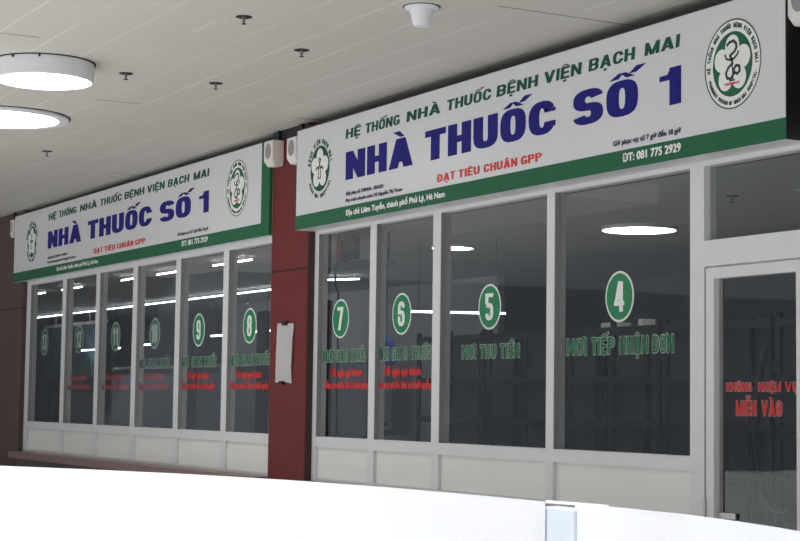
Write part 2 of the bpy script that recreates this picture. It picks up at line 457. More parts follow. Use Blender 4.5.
def disc(w, cx, s, cz=2.347):
    bm = bmesh.new(); ellipse(bm, cx, cz, .163, .176, DY + .009, .002); r = obj('number_disc', bm, M['outline'], w)
    bm = bmesh.new(); ellipse(bm, cx, cz, .147, .16, DY + .007, .002)
    g = obj('disc_face', bm, M['disc'], r)
    hw = .058 if len(s) == 1 else .092
    wd = .062 if s == '1' else hw
    words('numeral', [(s, cx - wd, cx + wd)], cz - .105, cz + .105, DY + .005, M['white'], r, tv=.23 if len(s) == 1 else .24, th=.15, gap=.14, d=.002)
def lettering(w, items, z0, z1, m, mo, name='window_lettering', tv=.165, th=.14, gap=.12, g=.006):
    o = words(name + '_outline', items, z0, z1, DY + .008, mo, w, tv, th, gap, d=.001, grow=g)
    words(name, items, z0, z1, DY + .0055, m, w, tv, th, gap, d=.001)
def redlines(w, cx, hw1, hw2):
    fonted('red_notice', [('Đề nghị quý khách', cx - hw1, cx + hw1, 1.832, .062), ('kiểm tra trước khi ra khỏi quầy', cx - hw2, cx + hw2, 1.722, .062)], DY + .008, M['red'], w, d=.002, bold=.006)

L = [-23.09, -21.472, -20.175, -18.882, -17.554, -16.245, -15.0]
LT = [.165, .0, .0]
cent = [-22.431, -21.005, -19.664, -18.374, -17.053, -15.733]
stile = [(.17, .072), (.071, .065), (.065, .069), (.069, .066), (.066, .064), (.064, .02)]
for i in range(6):
    d = 13 - i
    w = window(i + 1, L[i], L[i + 1], stile[i][0], stile[i][1], label='tall narrow window with green disc number %d on its glass' % d)
    DY = YG if d > 9 else YG - .01
    disc(w, cent[i], str(d))
    a = cent[i] - .45
    if d < 13:
        items = [('NƠI', a - .02, a + .18), ('GIAO', a + .26, a + .54), ('THUỐC', a + .6, a + .94)]
        if d <= 10: lettering(w, items, 1.955, 2.06, M['greent'], M['outline'])
        redlines(w, cent[i] + .0, .3, .47)
R = [-14.2, -13.059, -11.971, -10.336, -8.67]
cent = [-13.749, -12.624, -11.235, -9.562]
stile = [(.08, .055), (.055, .06), (.06, .049), (.048, .07)]
for i in range(4):
    d = 7 - i
    w = window(i + 7, R[i], R[i + 1], stile[i][0], stile[i][1], label='window with green disc number %d on its glass' % d)
    disc(w, cent[i], str(d))
    if d == 7:
        lettering(w, [('NƠI', -14.08, -13.87), ('GIAO', -13.83, -13.6), ('THUỐC', -13.55, -13.27)], 1.962, 2.065, M['greent'], M['outline']); redlines(w, -13.62, .3, .42)
    if d == 6:
        lettering(w, [('NƠI', -13.0, -12.84), ('GIAO', -12.79, -12.52), ('THUỐC', -12.47, -12.13)], 1.962, 2.065, M['greent'], M['outline']); redlines(w, -12.6, .31, .48)
    if d == 5:
        lettering(w, [('NƠI', -11.64, -11.43), ('THU', -11.37, -11.14), ('TIỀN', -11.08, -10.81)], 1.952, 2.055, M['greent'], M['outline'])
    if d == 4:
        lettering(w, [('NƠI', -10.19, -9.95), ('TIẾP', -9.89, -9.62), ('NHẬN', -9.56, -9.24), ('ĐƠN', -9.19, -8.97)], 1.955, 2.07, M['greent'], M['outline'])

# door bay: posts, transom light, door leaf
bm = bmesh.new()
box(bm, -8.67, -8.6, Y0, Y0 + .1, .3, 3.24); box(bm, -7.64, -7.5, Y0, Y0 + .1, .3, 3.24)
box(bm, -8.6, -7.64, Y0, Y0 + .1, 2.49, 2.655); box(bm, -8.6, -7.64, Y0, Y0 + .1, ZT, 3.24)
w = struct(obj('window_11', bm, M['frame']), 'transom window above the glass door')
bxo('glass_pane', M['glass'], w, -8.605, -7.635, YG, YG + .001, 2.65, ZT + .005)
bxo('frame_seal', M['frame'], w, -8.6, -7.64, Y0 + .03, Y0 + .1, 2.48, 2.49)
bm = bmesh.new()
lx0, lx1 = -8.588, -7.65
box(bm, lx0, -8.512, Y0 + .006, Y0 + .08, .34, 2.478); box(bm, -7.757, lx1, Y0 + .006, Y0 + .08, .34, 2.478)
box(bm, -8.512, -7.757, Y0 + .006, Y0 + .08, 2.41, 2.478); box(bm, -8.512, -7.757, Y0 + .006, Y0 + .08, .34, .46)
dr = struct(obj('door_1', bm, M['frame']), 'white framed glass door with red lettering')
bxo('glass_pane', M['glass'], dr, -8.517, -7.752, YG, YG + .001, .455, 2.415)
bm = bmesh.new(); box(bm, -8.512, -8.34, YG - .02, YG - .002, .905, .945, bev=.004); obj('glass_clamp', bm, M['steel'], dr)
bm = bmesh.new(); tube(bm, [(-8.597, Y0 - .008, .92), (-8.597, Y0 - .008, 1.03)], .014); obj('hinge', bm, M['frame'], dr)
lettering(dr, [('KHÔNG', -8.44, -8.2), ('NHIỆM', -8.14, -7.94), ('VỤ', -7.9, -7.775)], 1.7, 1.752, M['red'], M['redo'], tv=.18, th=.14, g=.004)
lettering(dr, [('MIỄN', -8.345, -8.16), ('VÀO', -8.11, -7.93)], 1.552, 1.64, M['red'], M['redo'], tv=.19, th=.15, g=.005)
w = window(12, -7.5, -5.4, .08, .08, label='window right of the door, outside the picture')

# ------------------------------------------------------------------ signboards
def flower(bm, cx, cz, r, Y, d):
    for k in range(5):
        a = PI / 2 + k * 2 * PI / 5
        ellipse(bm, cx + .60 * r * math.cos(a), cz + .62 * r * math.sin(a), .375 * r, .41 * r, Y, d + k * .0002, n=24)
    ellipse(bm, cx, cz, .45 * r, .45 * r, Y, d + .0012, n=20)
def stroke2(bm, pts, t, Y, d):
    for (x0, z0), (x1, z1) in zip(pts, pts[1:]):
        dx, dz = x1 - x0, z1 - z0; l = math.hypot(dx, dz) or 1; nx, nz = -dz / l * t / 2, dx / l * t / 2
        ex, ez = dx / l * t * .25, dz / l * t * .25
        put(bm, [[(x0 - ex + nx, z0 - ez + nz), (x1 + ex + nx, z1 + ez + nz), (x1 + ex - nx, z1 + ez - nz), (x0 - ex - nx, z0 - ez - nz)]], lambda x, z: (x, z), Y - d, Y)
def emblem_round(sign, cx, cz, R, Y, sx=.93):
    bm = bmesh.new(); ellipse(bm, cx, cz, R * sx, R, Y, .003); e = obj('round_emblem', bm, M['white'], sign)
    bm = bmesh.new(); ellipse(bm, cx, cz, R * sx, R, Y - .003, .001, inner=.009)
    obj('emblem_rim', bm, M['line'], e)
    bm = bmesh.new(); ellipse(bm, cx, cz, R * .70 * sx, R * .72, Y - .003, .001); obj('emblem_disc', bm, M['green'], e)
    bm = bmesh.new(); flower(bm, cx, cz, R * .63, Y - .004, .001); obj('emblem_flower', bm, M['white'], e)
    bm = bmesh.new()
    ring_text(bm, 'HỆ THỐNG NHÀ THUỐC BỆNH VIỆN BẠCH MAI', cx, cz, R * .845 * sx, R * .855, math.radians(188), math.radians(-8), R * .10, Y - .003)
    ring_text(bm, '*PHARMACY SYSTEM OF BACH MAI HOSPITAL*', cx, cz, R * .855 * sx, R * .865, math.radians(195), math.radians(345), R * .085, Y - .003, inward=True)
    obj('emblem_lettering', bm, M['line'], e)
    # snake winding round the stem of a bowl
    bm = bmesh.new(); q = R * .68
    snake = [(-.25 + .0, .62), (-.12, .70), (.08, .72), (.2, .62), (.22, .48), (.12, .36), (-.1, .26), (-.0, .12), (.02, -.02), (-.18, -.12), (-.3, -.3), (-.24, -.46), (-.05, -.5), (.08, -.36), (.1, -.2), (.2, -.1), (.36, -.14), (.38, -.3), (.26, -.38), (.12, -.32)]
    stroke2(bm, [(cx + x * q, cz + z * q + .02 * q) for x, z in snake], .09 * q, Y - .0065, .001)
    bowl = [(-.34, .34), (-.28, .2), (-.1, .14), (.1, .16), (.26, .26), (.32, .36)]
    stroke2(bm, [(cx + x * q, cz + z * q) for x, z in bowl], .07 * q, Y - .0065, .001)
    stroke2(bm, [(cx, cz + .16 * q), (cx + .01, cz - .52 * q)], .045 * q, Y - .0065, .001)
    stroke2(bm, [(cx - .12 * q, cz - .54 * q), (cx + .12 * q, cz - .54 * q)], .05 * q, Y - .0065, .001)
    obj('emblem_snake_and_bowl', bm, M['line'], e)
    words('emblem_red_word', [('PHARMACY', cx - .36 * q, cx + .36 * q)], cz - .68 * q, cz - .6 * q, Y - .0065, M['red'], e, d=.001)
def emblem_oval(sign, cx, cz, rx, rz, Y):
    bm = bmesh.new(); ellipse(bm, cx, cz, rx, rz, Y, .003); e = obj('oval_emblem', bm, M['header'], sign)
    bm = bmesh.new(); flower(bm, cx, cz, rz * .86, Y - .003, .001); obj('emblem_flower', bm, M['white'], e)
    bm = bmesh.new(); q = rz * .86
    stroke2(bm, [(cx - .14 * q, cz - .5 * q), (cx - .08 * q, cz), (cx + .0, cz + .24 * q), (cx + .12 * q, cz + .42 * q), (cx + .02 * q, cz + .54 * q), (cx - .12 * q, cz + .44 * q), (cx, cz + .26 * q), (cx + .08 * q, cz), (cx + .14 * q, cz - .5 * q), (cx - .14 * q, cz - .5 * q)], .07 * q, Y - .0055, .001)
    stroke2(bm, [(cx - .4 * q, cz - .05 * q), (cx - .25 * q, cz + .08 * q), (cx - .1 * q, cz)], .1 * q, Y - .0055, .001)
    stroke2(bm, [(cx + .4 * q, cz - .05 * q), (cx + .25 * q, cz + .08 * q), (cx + .1 * q, cz)], .1 * q, Y - .0055, .001)
    obj('emblem_figure', bm, M['header'], e)
    bm = bmesh.new()
    ring_text(bm, 'BỆNH VIỆN BẠCH MAI', cx, cz, rx * 1.2, rz * 1.2, math.radians(172), math.radians(8), rz * .2, Y)
    ring_text(bm, 'BACH MAI HOSPITAL', cx, cz, rx * 1.22, rz * 1.22, math.radians(208), math.radians(332), rz * .17, Y, inward=True)
    obj('emblem_lettering', bm, M['header'], e)

HDR = [('HỆ', 0), ('THỐNG', 1), ('NHÀ', 2), ('THUỐC', 3), ('BỆNH', 4), ('VIỆN', 5), ('BẠCH', 6), ('MAI', 7)]
HX = [(-13.22, -12.95), (-12.86, -12.26), (-12.14, -11.6), (-11.5, -10.85), (-10.77, -10.22), (-10.14, -9.68), (-9.59, -9.07), (-8.96, -8.6)]
# right-hand sign
A = 6.8
s1 = thing('signboard', 'large right-hand pharmacy signboard, white with a green band, above windows 7 to 4', 'sign', (-10.9, 7.0, 3.165), 'pharmacy signboards')
bm = bmesh.new(); box(bm, -14.2, -7.608, A, 7.04, 3.165, 4.082, bev=.004); obj('sign_box', bm, M['signwhite'], s1)
bm = bmesh.new(); box(bm, -14.2, -7.607, A - .002, A, 3.166, 3.294); obj('green_band', bm, M['green'], s1)
bm = bmesh.new(); box(bm, -14.21, -7.6, A + .01, 7.04, 4.083, 4.1); obj('top_trim', bm, M['darker'], s1)
bm = bmesh.new(); box(bm, -7.607, -7.6, A - .002, 7.04, 3.165, 4.082); obj('shaded_end', bm, M['darker'], s1)  # black sheet painting the unlit end face of the box
words('header_lettering', [(k, *HX[i]) for k, i in HDR], 3.885, 3.968, A, M['header'], s1, tv=.19, th=.17, slant=.12)
words('title_lettering', [('NHÀ', -13.21, -12.03), ('THUỐC', -11.83, -9.99), ('SỐ', -9.77, -9.03), ('1', -8.8, -8.58)], 3.522, 3.765, A, M['navy'], s1, tv=.245, th=.21, gap=.07)
words('slogan_lettering', [('ĐẠT', -11.63, -11.36), ('TIÊU', -11.31, -11.0), ('CHUẨN', -10.94, -10.48), ('GPP', -10.43, -10.16)], 3.336, 3.398, A, M['red'], s1, tv=.2, th=.17)
fonted('small_print', [('Giấy phép số: 270/HNA - ĐKKDD', -13.2, -12.52, 3.388, .028), ('Phụ trách chuyên môn: DS Nguyễn Thị Thoan', -13.2, -12.2, 3.328, .028), ('Giờ phục vụ: từ 7 giờ đến 18 giờ', -9.3, -8.58, 3.332, .032)], A, M['ink'], s1, bold=.003)
fonted('band_lettering', [('Địa chỉ: Liêm Tuyền, thành phố Phủ Lý, Hà Nam', -13.19, -11.51, 3.211, .045), ('ĐT: 081 775 2929', -9.19, -8.58, 3.214, .052)], A - .002, M['white'], s1, bold=.0045)
emblem_round(s1, -8.08, 3.688, .278, A, sx=.945)
emblem_oval(s1, -13.715, 3.683, .186, .205, A)
# left-hand sign
B = 6.9
s2 = thing('signboard', 'left-hand pharmacy signboard with green right border, ending at the red column', 'sign', (-19, 7.0, 3.19), 'pharmacy signboards')
bm = bmesh.new(); box(bm, -23.43, -15.0, B, 7.04, 3.19, 4.11, bev=.004); obj('sign_box', bm, M['signwhite'], s2)
bm = bmesh.new(); box(bm, -23.43, -15.0, B - .002, B, 3.19, 3.32); box(bm, -15.19, -15.0, B - .002, B, 3.32, 4.11); box(bm, -15.0, -14.998, B - .002, 6.93, 3.19, 4.11); obj('green_band', bm, M['green'], s2)
bm = bmesh.new(); box(bm, -23.44, -15.0, B + .01, 7.04, 4.111, 4.125); obj('top_trim', bm, M['darker'], s2)
k = (21.9 - 16.49) / (13.22 - 8.58)
f = lambda x: -21.9 + (x + 13.22) * k
words('header_lettering', [(s, f(HX[i][0]), f(HX[i][1])) for s, i in HDR], 3.927, 4.01, B, M['header'], s2, tv=.19, th=.17, slant=.12)
words('title_lettering', [('NHÀ', -21.91, -20.57), ('THUỐC', -20.32, -18.14), ('SỐ', -17.89, -16.99), ('1', -16.76, -16.5)], 3.553, 3.778, B, M['navy'], s2, tv=.245, th=.21, gap=.07)
words('slogan_lettering', [('ĐẠT', -20.07, -19.75), ('TIÊU', -19.69, -19.32), ('CHUẨN', -19.25, -18.71), ('GPP', -18.65, -18.33)], 3.362, 3.422, B, M['red'], s2, tv=.2, th=.17)
fonted('small_print', [('Giấy phép số: 270/HNA - ĐKKDD', -21.9, -21.1, 3.42, .028), ('Phụ trách chuyên môn: DS Nguyễn Thị Thoan', -21.9, -20.75, 3.36, .028), ('Giờ phục vụ: từ 7 giờ đến 18 giờ', -17.35, -16.5, 3.365, .032)], B, M['ink'], s2, bold=.003)
fonted('band_lettering', [('Địa chỉ: Liêm Tuyền, thành phố Phủ Lý, Hà Nam', -21.5, -19.9, 3.24, .045), ('ĐT: 081 775 2929', -17.22, -16.5, 3.245, .052)], B - .002, M['white'], s2, bold=.004)
emblem_round(s2, -15.77, 3.725, .285, B, sx=.93)
emblem_oval(s2, -22.61, 3.7, .19, .21, B)

# ------------------------------------------------------------------ speakers
def speaker(x, zt, label, yb=6.93, w=.1, d=.125):
    t = thing('wall_speaker', label, 'speaker', (x, yb, zt - .24), 'white wall speakers')
    bm = bmesh.new()
    v = []
    for (z, hw, dd) in ((zt, w, d), (zt - .19, w, d), (zt - .245, w * .8, d * .75)):
        v.append([bm.verts.new((x + sx_ * hw, yb - yy, z)) for sx_, yy in ((-1, .004), (-1, dd), (1, dd), (1, .004))])
    for a, b in zip(v, v[1:]):
        for i in range(4): bm.faces.new((a[i], a[(i + 1) % 4], b[(i + 1) % 4], b[i]))
    bm.faces.new(v[0][::-1]); bm.faces.new(v[-1])
    bmesh.ops.bevel(bm, geom=bm.edges[:], offset=.007, segments=2, affect='EDGES')
    obj('speaker_case', bm, M['speaker'], t, smooth=True)
    bm = bmesh.new(); ellipse(bm, x, zt - .1, .62 * w, .075, yb - d, .003, n=28); obj('speaker_grille', bm, M['grille'], t)
    bxo('mounting_bracket', M['darker'], t, x - .03, x + .03, yb - .03, yb, zt, CEIL)
    return t
speaker(-14.845, 4.078, 'small white wall speaker at the top of the red column, left of the pair')
speaker(-14.335, 4.045, 'small white wall speaker half hidden by the left end of the right signboard')
speaker(-7.5, 4.075, 'white wall speaker in the top right corner past the end of the signboard')
speaker(-23.5, 4.07, 'small white speaker at the far left end of the left signboard', 6.93, .06, .06)

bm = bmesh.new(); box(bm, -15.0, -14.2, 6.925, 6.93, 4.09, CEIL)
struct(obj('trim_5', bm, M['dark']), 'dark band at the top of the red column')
# paper taped to the column
bm = bmesh.new(); n = 14
grid = []
for i in range(n + 1):
    u = i / n; row = []
    for j in range(7):
        s = j / 6
        x = -14.80 + .035 * math.sin(u * 3) * (1 - s) + s * .36 - .03 * u
        z = 2.335 - .56 * u - .01 * s + .012 * math.sin(s * PI) * (1 if i == n else 0)
        y = 6.918 - .018 * math.sin(u * PI) * (.5 + .5 * math.cos(s * 5)) - .006 * random.random()
        row.append(bm.verts.new((x, y, z)))
    grid.append(row)
for i in range(n):
    for j in range(6): bm.faces.new((grid[i][j], grid[i][j + 1], grid[i + 1][j + 1], grid[i + 1][j]))
bmesh.ops.solidify(bm, geom=bm.faces[:], thickness=.003)
pt = thing('paper_notice', 'crumpled white paper sheet taped to the wine-red column', 'paper', (-14.62, 6.93, 1.77))
obj('paper_sheet', bm, M['paper'], pt)
bm = bmesh.new(); box(bm, -14.67, -14.58, 6.895, 6.93, 2.31, 2.35, bev=.004); obj('tape', bm, M['darker'], pt)
bm = bmesh.new(); box(bm, -14.71, -14.63, 6.895, 6.93, 1.76, 1.79, bev=.004); obj('tape', bm, M['darker'], pt)

# ------------------------------------------------------------------ ceiling fittings
def round_lamp(x, y, R, h, rim, label):
    t = thing('ceiling_lamp', label, 'ceiling lamp', (x, y, CEIL - h), 'round ceiling lamps')
    bm = bmesh.new(); lathe(bm, [(R - .01, 0), (R, -.008), (R, -h + .008), (R - .006, -h), (R - rim, -h), (R - rim, -h + .012)], 72, (x, y, CEIL)); obj('lamp_housing', bm, M['lampside'], t, smooth=True)
    bm = bmesh.new(); lathe(bm, [(R - rim, -h + .006), (.002, -h + .006)], 72, (x, y, CEIL), cap1=True); obj('diffuser', bm, M['lamp'], t)
    bm = bmesh.new(); lathe(bm, [(R - .02, 0), (R + .014, 0), (R + .014, -.004), (R - .02, -.004)], 72, (x, y, CEIL)); obj('painted_shadow_ring', bm, M['hole'], t)  # dark ring painted for the shadow line around the housing
    for a in (-.4, -.95):
        bm = bmesh.new(); tube(bm, [(x + R * math.cos(a) * .99, y + R * math.sin(a) * .99, CEIL - .018), (x + (R + .014) * math.cos(a), y + (R + .014) * math.sin(a), CEIL - .018)], .009, 8)
        obj('screw', bm, M['hole'], t)
round_lamp(-12.81, 3.965, .38, .148, .02, 'round white drum lamp glowing on the ceiling, nearer and higher of the two')
round_lamp(-15.5, 4.42, .6, .03, .09, 'flat round lamp glowing on the ceiling, farther one cut by the left edge')
# dome housing on the ceiling
t = thing('dome_detector', 'white cone-shaped detector housing on the ceiling at the top of the picture', 'detector', (-9.62, 5.49, CEIL - .13))
bm = bmesh.new(); lathe(bm, [(.115, 0), (.115, -.008), (.1, -.018), (.082, -.022), (.075, -.04), (.058, -.115), (.048, -.128), (.002, -.13)], 48, (-9.62, 5.49, CEIL), cap1=True); obj('housing', bm, M['lampside'], t, smooth=True)
bm = bmesh.new(); lathe(bm, [(.1, 0), (.124, 0), (.124, -.003), (.1, -.003)], 48, (-9.62, 5.49, CEIL)); obj('painted_shadow_ring', bm, M['hole'], t)
# sprinklers
def sprinkler(x, y, z, label, first=None, grp='ceiling sprinklers'):
    t = thing('sprinkler', label, 'sprinkler', (x, y, z - .05), grp)
    bm = bmesh.new(); lathe(bm, [(.03, -.003), (.056, -.004), (.056, -.001)], 24, (x, y, z)); lathe(bm, [(.03, -.003), (.002, -.003)], 24, (x, y, z), cap1=True); obj('recess_ring', bm, M['hole'], t)
    bm = bmesh.new(); tube(bm, [(x, y, z + .01), (x, y, z - .05)], [.012, .008], 8); obj('stem', bm, M['sprink'], t)
    bm = bmesh.new(); tube(bm, [(x - .016, y, z - .004), (x - .02, y, z - .03), (x, y, z - .05)], .003, 6); tube(bm, [(x + .016, y, z - .004), (x + .02, y, z - .03), (x, y, z - .05)], .003, 6); obj('yoke', bm, M['sprink'], t)
    bm = bmesh.new(); lathe(bm, [(.018, -.049), (.018, -.052), (.002, -.052)], 12, (x, y, z), cap0=True, cap1=True); obj('deflector', bm, M['hole'], t)
sprinkler(-10.51, 4.62, CEIL, 'small dark ceiling sprinkler, highest and nearest in the picture')
sprinkler(-11.29, 5.43, CEIL, 'small dark ceiling sprinkler, rightmost, above the start of the right sign')
sprinkler(-12.87, 5.42, CEIL, 'small dark ceiling sprinkler above the gap between the signs')
sprinkler(-12.87, 4.65, CEIL, 'small dark ceiling sprinkler just right of the drum lamp')
sprinkler(-17.43, 5.45, CEIL, 'small dark ceiling sprinkler above the left signboard, farthest away')
sprinkler(-10.25, 8.62, 3.22, 'dark sprinkler on the interior ceiling seen through the transom window', grp='interior sprinkler')

# ------------------------------------------------------------------ interior
IC = 3.22
def int_lamp(x, y, R, label):
    t = thing('interior_lamp', label, 'ceiling lamp', (x, y, IC - .03), 'round lamps inside the shop')
    bm = bmesh.new(); lathe(bm, [(R, .01), (R, -.03), (R - .01, -.034)], 48, (x, y, IC)); obj('lamp_housing', bm, M['lampside'], t)
    bm = bmesh.new(); lathe(bm, [(R - .008, -.034), (.002, -.034)], 48, (x, y, IC), cap1=True); obj('diffuser', bm, M['lampint'], t)
int_lamp(-12.53, 9.45, .34, 'round lamp glowing inside behind the window numbered 4')
int_lamp(-15.12, 9.03, .22, 'small round lamp glowing inside behind the window numbered 5')
def strip_light(p0, p1, label, grp, hang=False, r=.009):
    p0, p1 = Vector(p0), Vector(p1); mid = (p0 + p1) / 2
    t = thing('strip_light', label, 'strip light', mid, grp)
    bm = bmesh.new(); tube(bm, [p0, p1], r, 8); obj('light_tube', bm, M['tube'], t)
    bm = bmesh.new(); up = Vector((0, 0, r + .005)); tube(bm, [p0 + up, p1 + up], .007, 6); obj('batten', bm, M['lampside'], t)
    if hang:
        for p in (p0.lerp(p1, .1), p0.lerp(p1, .9)):
            bm = bmesh.new(); tube(bm, [p + up, Vector((p.x, p.y, IC))], .003, 5); obj('hanging_cord', bm, M['darker'], t)
    else:
        for p in (p0.lerp(p1, .1), p0.lerp(p1, .9)):
            bm = bmesh.new(); tube(bm, [p + up, Vector((p.x, p.y, IC + .01))], .01, 5); obj('fixing_clip', bm, M['lampside'], t)
strip_light((-33.3, 10.2, 3.17), (-21.6, 10.2, 3.17), 'long continuous strip light running behind the left windows', 'row of interior strip lights')
for i, (a, b) in enumerate(((-25.7, -25.0), (-24.2, -23.3), (-21.7, -21.0), (-20.4, -19.6), (-18.6, -17.5))):
    strip_light((a, 7.85, 3.17), (b, 7.85, 3.17), 'short ceiling strip light behind the %s window of the left unit' % ('first', 'second', 'third', 'fourth', 'fifth')[i], 'short interior strip lights', r=.009)
strip_light((-19.95, 9.9, 3.17), (-19.4, 10.2, 3.17), 'short strip light seen under the dark monitor in window 7', 'row of interior strip lights', r=.009)
strip_light((-14.77, 8.33, 2.5), (-14.45, 9.25, 2.5), 'hanging strip light level with the disc numbered 5', 'hanging strip light', hang=True, r=.009)
for i, (a, b, z) in enumerate(((-31.2, -29.0, 2.5), (-28.4, -27.2, 2.53), (-24.9, -24.3, 2.6), (-23.6, -22.7, 2.62))):
    strip_light((a, 10.5, z), (b, 10.5, z), 'low hanging strip light, number %s from the left' % ('one', 'two', 'three', 'four')[i], 'low hanging strip lights', hang=True, r=.012)

# shelving racks
def rack(x0, x1, y, label):
    t = thing('shelf_rack', label, 'shelf', ((x0 + x1) / 2, y + .22, .3), 'dark shelf racks inside the shop')
    zs = (.55, .98, 1.42, 1.87, 2.36)
    for x in (x0 + .03, (x0 + x1) / 2, x1 - .03):
        for yy in (y, y + .42):
            bxo('post', M['rack'], t, x - .025, x + .025, yy, yy + .04, .3, 2.44)
    for z in zs:
        bm = bmesh.new(); box(bm, x0, x1, y - .002, y + .462, z, z + .03); box(bm, x0, x1, y - .004, y + .02, z - .045, z)
        obj('shelf_board', bm, M['rack'], t)
    bxo('back_panel', M['rackpale'], t, x0 + .02, x1 - .02, y + .463, y + .475, .34, 2.42)
    return t
xs = [-18.1, -16.5, -14.9, -13.3, -11.7, -10.1]
for i in range(5):
    rack(xs[i] + .03, xs[i + 1] - .03, 10.3, 'dark metal shelf rack inside, %s in the row' % ('leftmost', 'second from left', 'middle one', 'fourth from left', 'rightmost')[i])
# small goods on the racks
for i, (x, z, w_, h, m, lb, ct) in enumerate(((-14.35, 2.39, .3, .05, 'white', 'white flat carton lying on the top rack shelf under the disc numbered 4', 'carton'), (-13.72, 2.39, .07, .07, 'white', 'small white box on the top rack shelf right of the flat carton', 'box'))):
    tag(bxo('carton', M[m], None, x, x + w_, 10.34, 10.5, z, z + h, bev=.004), lb, ct)
# monitor hung from the ceiling behind window 7
t = thing('ceiling_monitor', 'dark monitor hung from the interior ceiling behind the window numbered 7', 'monitor', (-14.67, 7.6, 2.98))
bm = bmesh.new(); box(bm, -14.93, -14.56, 7.6, 7.66, 2.965, 3.17, bev=.006); obj('monitor_case', bm, M['darker'], t)
bxo('red_side_strip', M['rededge'], t, -14.93, -14.82, 7.592, 7.6, 2.975, 3.16)
for x in (-14.8, -14.64): bxo('hanger', M['darker'], t, x - .01, x + .01, 7.63, 7.65, 3.17, IC)
t = thing('hanging_shelf', 'grey shelf bar under the dark monitor behind the window numbered 7', 'shelf', (-14.75, 7.7, 2.9))
bxo('shelf_board', M['intwall'], t, -15.3, -14.2, 7.55, 7.85, 2.9, 2.94)
for x in (-15.2, -14.3): bxo('hanger', M['rack'], t, x - .01, x + .01, 7.82, 7.84, 2.94, IC)
bm = bmesh.new(); tube(bm, [(-14.1, 7.2, 3.2), (-14.1, 7.2, 2.95), (-14.17, 7.2, 2.8), (-14.16, 7.2, 2.68), (-14.1, 7.2, 2.6), (-14.09, 7.2, 1.3)], .012, 6)
tag(obj('black_cable', bm, M['darker']), 'black cable hanging inside at the left edge of window 7', 'cable')
# blue bag
t = thing('blue_bag', 'blue plastic bag hanging behind the window numbered 6', 'bag', (-15.54, 8.5, 2.0))
bm = bmesh.new(); n = 8
lathe(bm, [(.03, .29), (.085, .24), (.1, .12), (.105, .03), (.07, 0)], 14, (-15.54, 8.5, 1.99), cap0=True, cap1=True); obj('bag_body', bm, M['blue'], t, smooth=True)
bm = bmesh.new(); tube(bm, [(-15.54, 8.5, 2.27), (-15.54, 8.5, IC)], .004, 5); obj('cord', bm, M['darker'], t)
# wall telephone
t = thing('desk_phone', 'black telephone low behind the window numbered 6', 'telephone', (-13.95, 7.6, 1.3))
bxo('phone_base', M['darker'], t, -14.1, -13.85, 7.55, 7.7, 1.3, 1.36, bev=.008)
bm = bmesh.new(); tube(bm, [(-14.08, 7.58, 1.4), (-14.0, 7.58, 1.43), (-13.92, 7.58, 1.43), (-13.87, 7.58, 1.4)], [.026, .016, .016, .026], 8); obj('handset', bm, M['darker'], t)
t = thing('side_table', 'small grey table under the black telephone behind window 6', 'table', (-13.97, 7.65, .3))
bxo('table_top', M['intwall'], t, -14.15, -13.8, 7.5, 7.8, 1.262, 1.298, bev=.004)
for q in (-14.13, -13.85):
    for r_ in (7.52, 7.75): bxo('leg', M['rack'], t, q, q + .03, r_, r_ + .03, .3, 1.262)
# left unit interior
t = thing('service_counter', 'long blue-grey service counter behind the left windows', 'counter', (-27, 10, .3))
bxo('counter_body', M['counter'], t, -33.9, -20.3, 10.8, 11.2, .3, 2.13); bxo('counter_top', M['intpale'], t, -33.95, -20.2, 10.74, 11.25, 2.13, 2.18)
for i, (a, b) in enumerate(((-33.9, -32.6), (-32.1, -30.3))):
    t = thing('window_blind', 'pale blue vertical blind %s' % ('behind the leftmost window', 'behind the second window from the left'), 'blind', ((a + b) / 2, 10.9, 2.1), 'blue vertical blinds') if False else thing('window_blind', 'pale blue vertical blind hanging behind the ' + ('leftmost window' if i == 0 else 'window numbered 12'), 'blind', ((a + b) / 2, 10.9, 2.1), 'blue vertical blinds')
    bm = bmesh.new(); x = a
    while x < b:
        box(bm, x, x + .1, 10.68, 10.7, 2.0, 3.0); x += .13
    obj('slats', bm, M['blind'], t); bxo('head_rail', M['lampside'], t, a, b, 10.65, 10.73, 3.0, 3.06)
    bxo('rail_fixing', M['lampside'], t, (a + b) / 2 - .02, (a + b) / 2 + .02, 10.67, 10.7, 3.06, IC)
for x, y, w_, h, lb in ((-25.6, 9.0, .3, 2.66, 'tall dark divider panel standing behind the window numbered 12'), (-21.9, 8.9, .22, 2.7, 'narrow dark divider panel standing behind the window numbered 10'), (-20.1, 9.1, .3, 2.74, 'dark divider panel standing behind the window numbered 9'), (-18.0, 9.0, .14, 2.78, 'slim dark divider panel standing behind the window numbered 8')):
    t = thing('room_divider', lb, 'divider', (x + w_ / 2, y, .3), 'dark divider panels inside')
    bxo('divider_panel', M['dark'], t, x, x + w_, y, y + .05, .36, h, bev=.006)
    for q in (x + .01, x + w_ - .05): bxo('foot', M['darker'], t, q, q + .04, y - .15, y + .2, .3, .36, bev=.006)
# hose behind door
bm = bmesh.new()
pts = [(-10.2 - .12 * math.sin(u * PI), 8.9, 2.05 - 1.15 * u) for u in [i / 12 for i in range(13)]] + [(-10.1, 8.9, .82), (-9.95, 8.9, .8)]
tube(bm, pts, .03, 8)
tag(obj('hanging_hose', bm, M['darker']), 'thick black hose hanging inside behind the glass door', 'hose')
t = thing('air_vent', 'slatted grille on the interior ceiling seen through the transom window', 'vent', (-9.3, 8.9, IC - .02))
bxo('vent_frame', M['intpale'], t, -9.7, -8.7, 8.75, 9.05, IC - .012, IC); 
for k_ in range(4): bxo('slat', M['rack'], t, -9.66, -8.74, 8.79 + k_ * .065, 8.82 + k_ * .065, IC - .018, IC - .012)

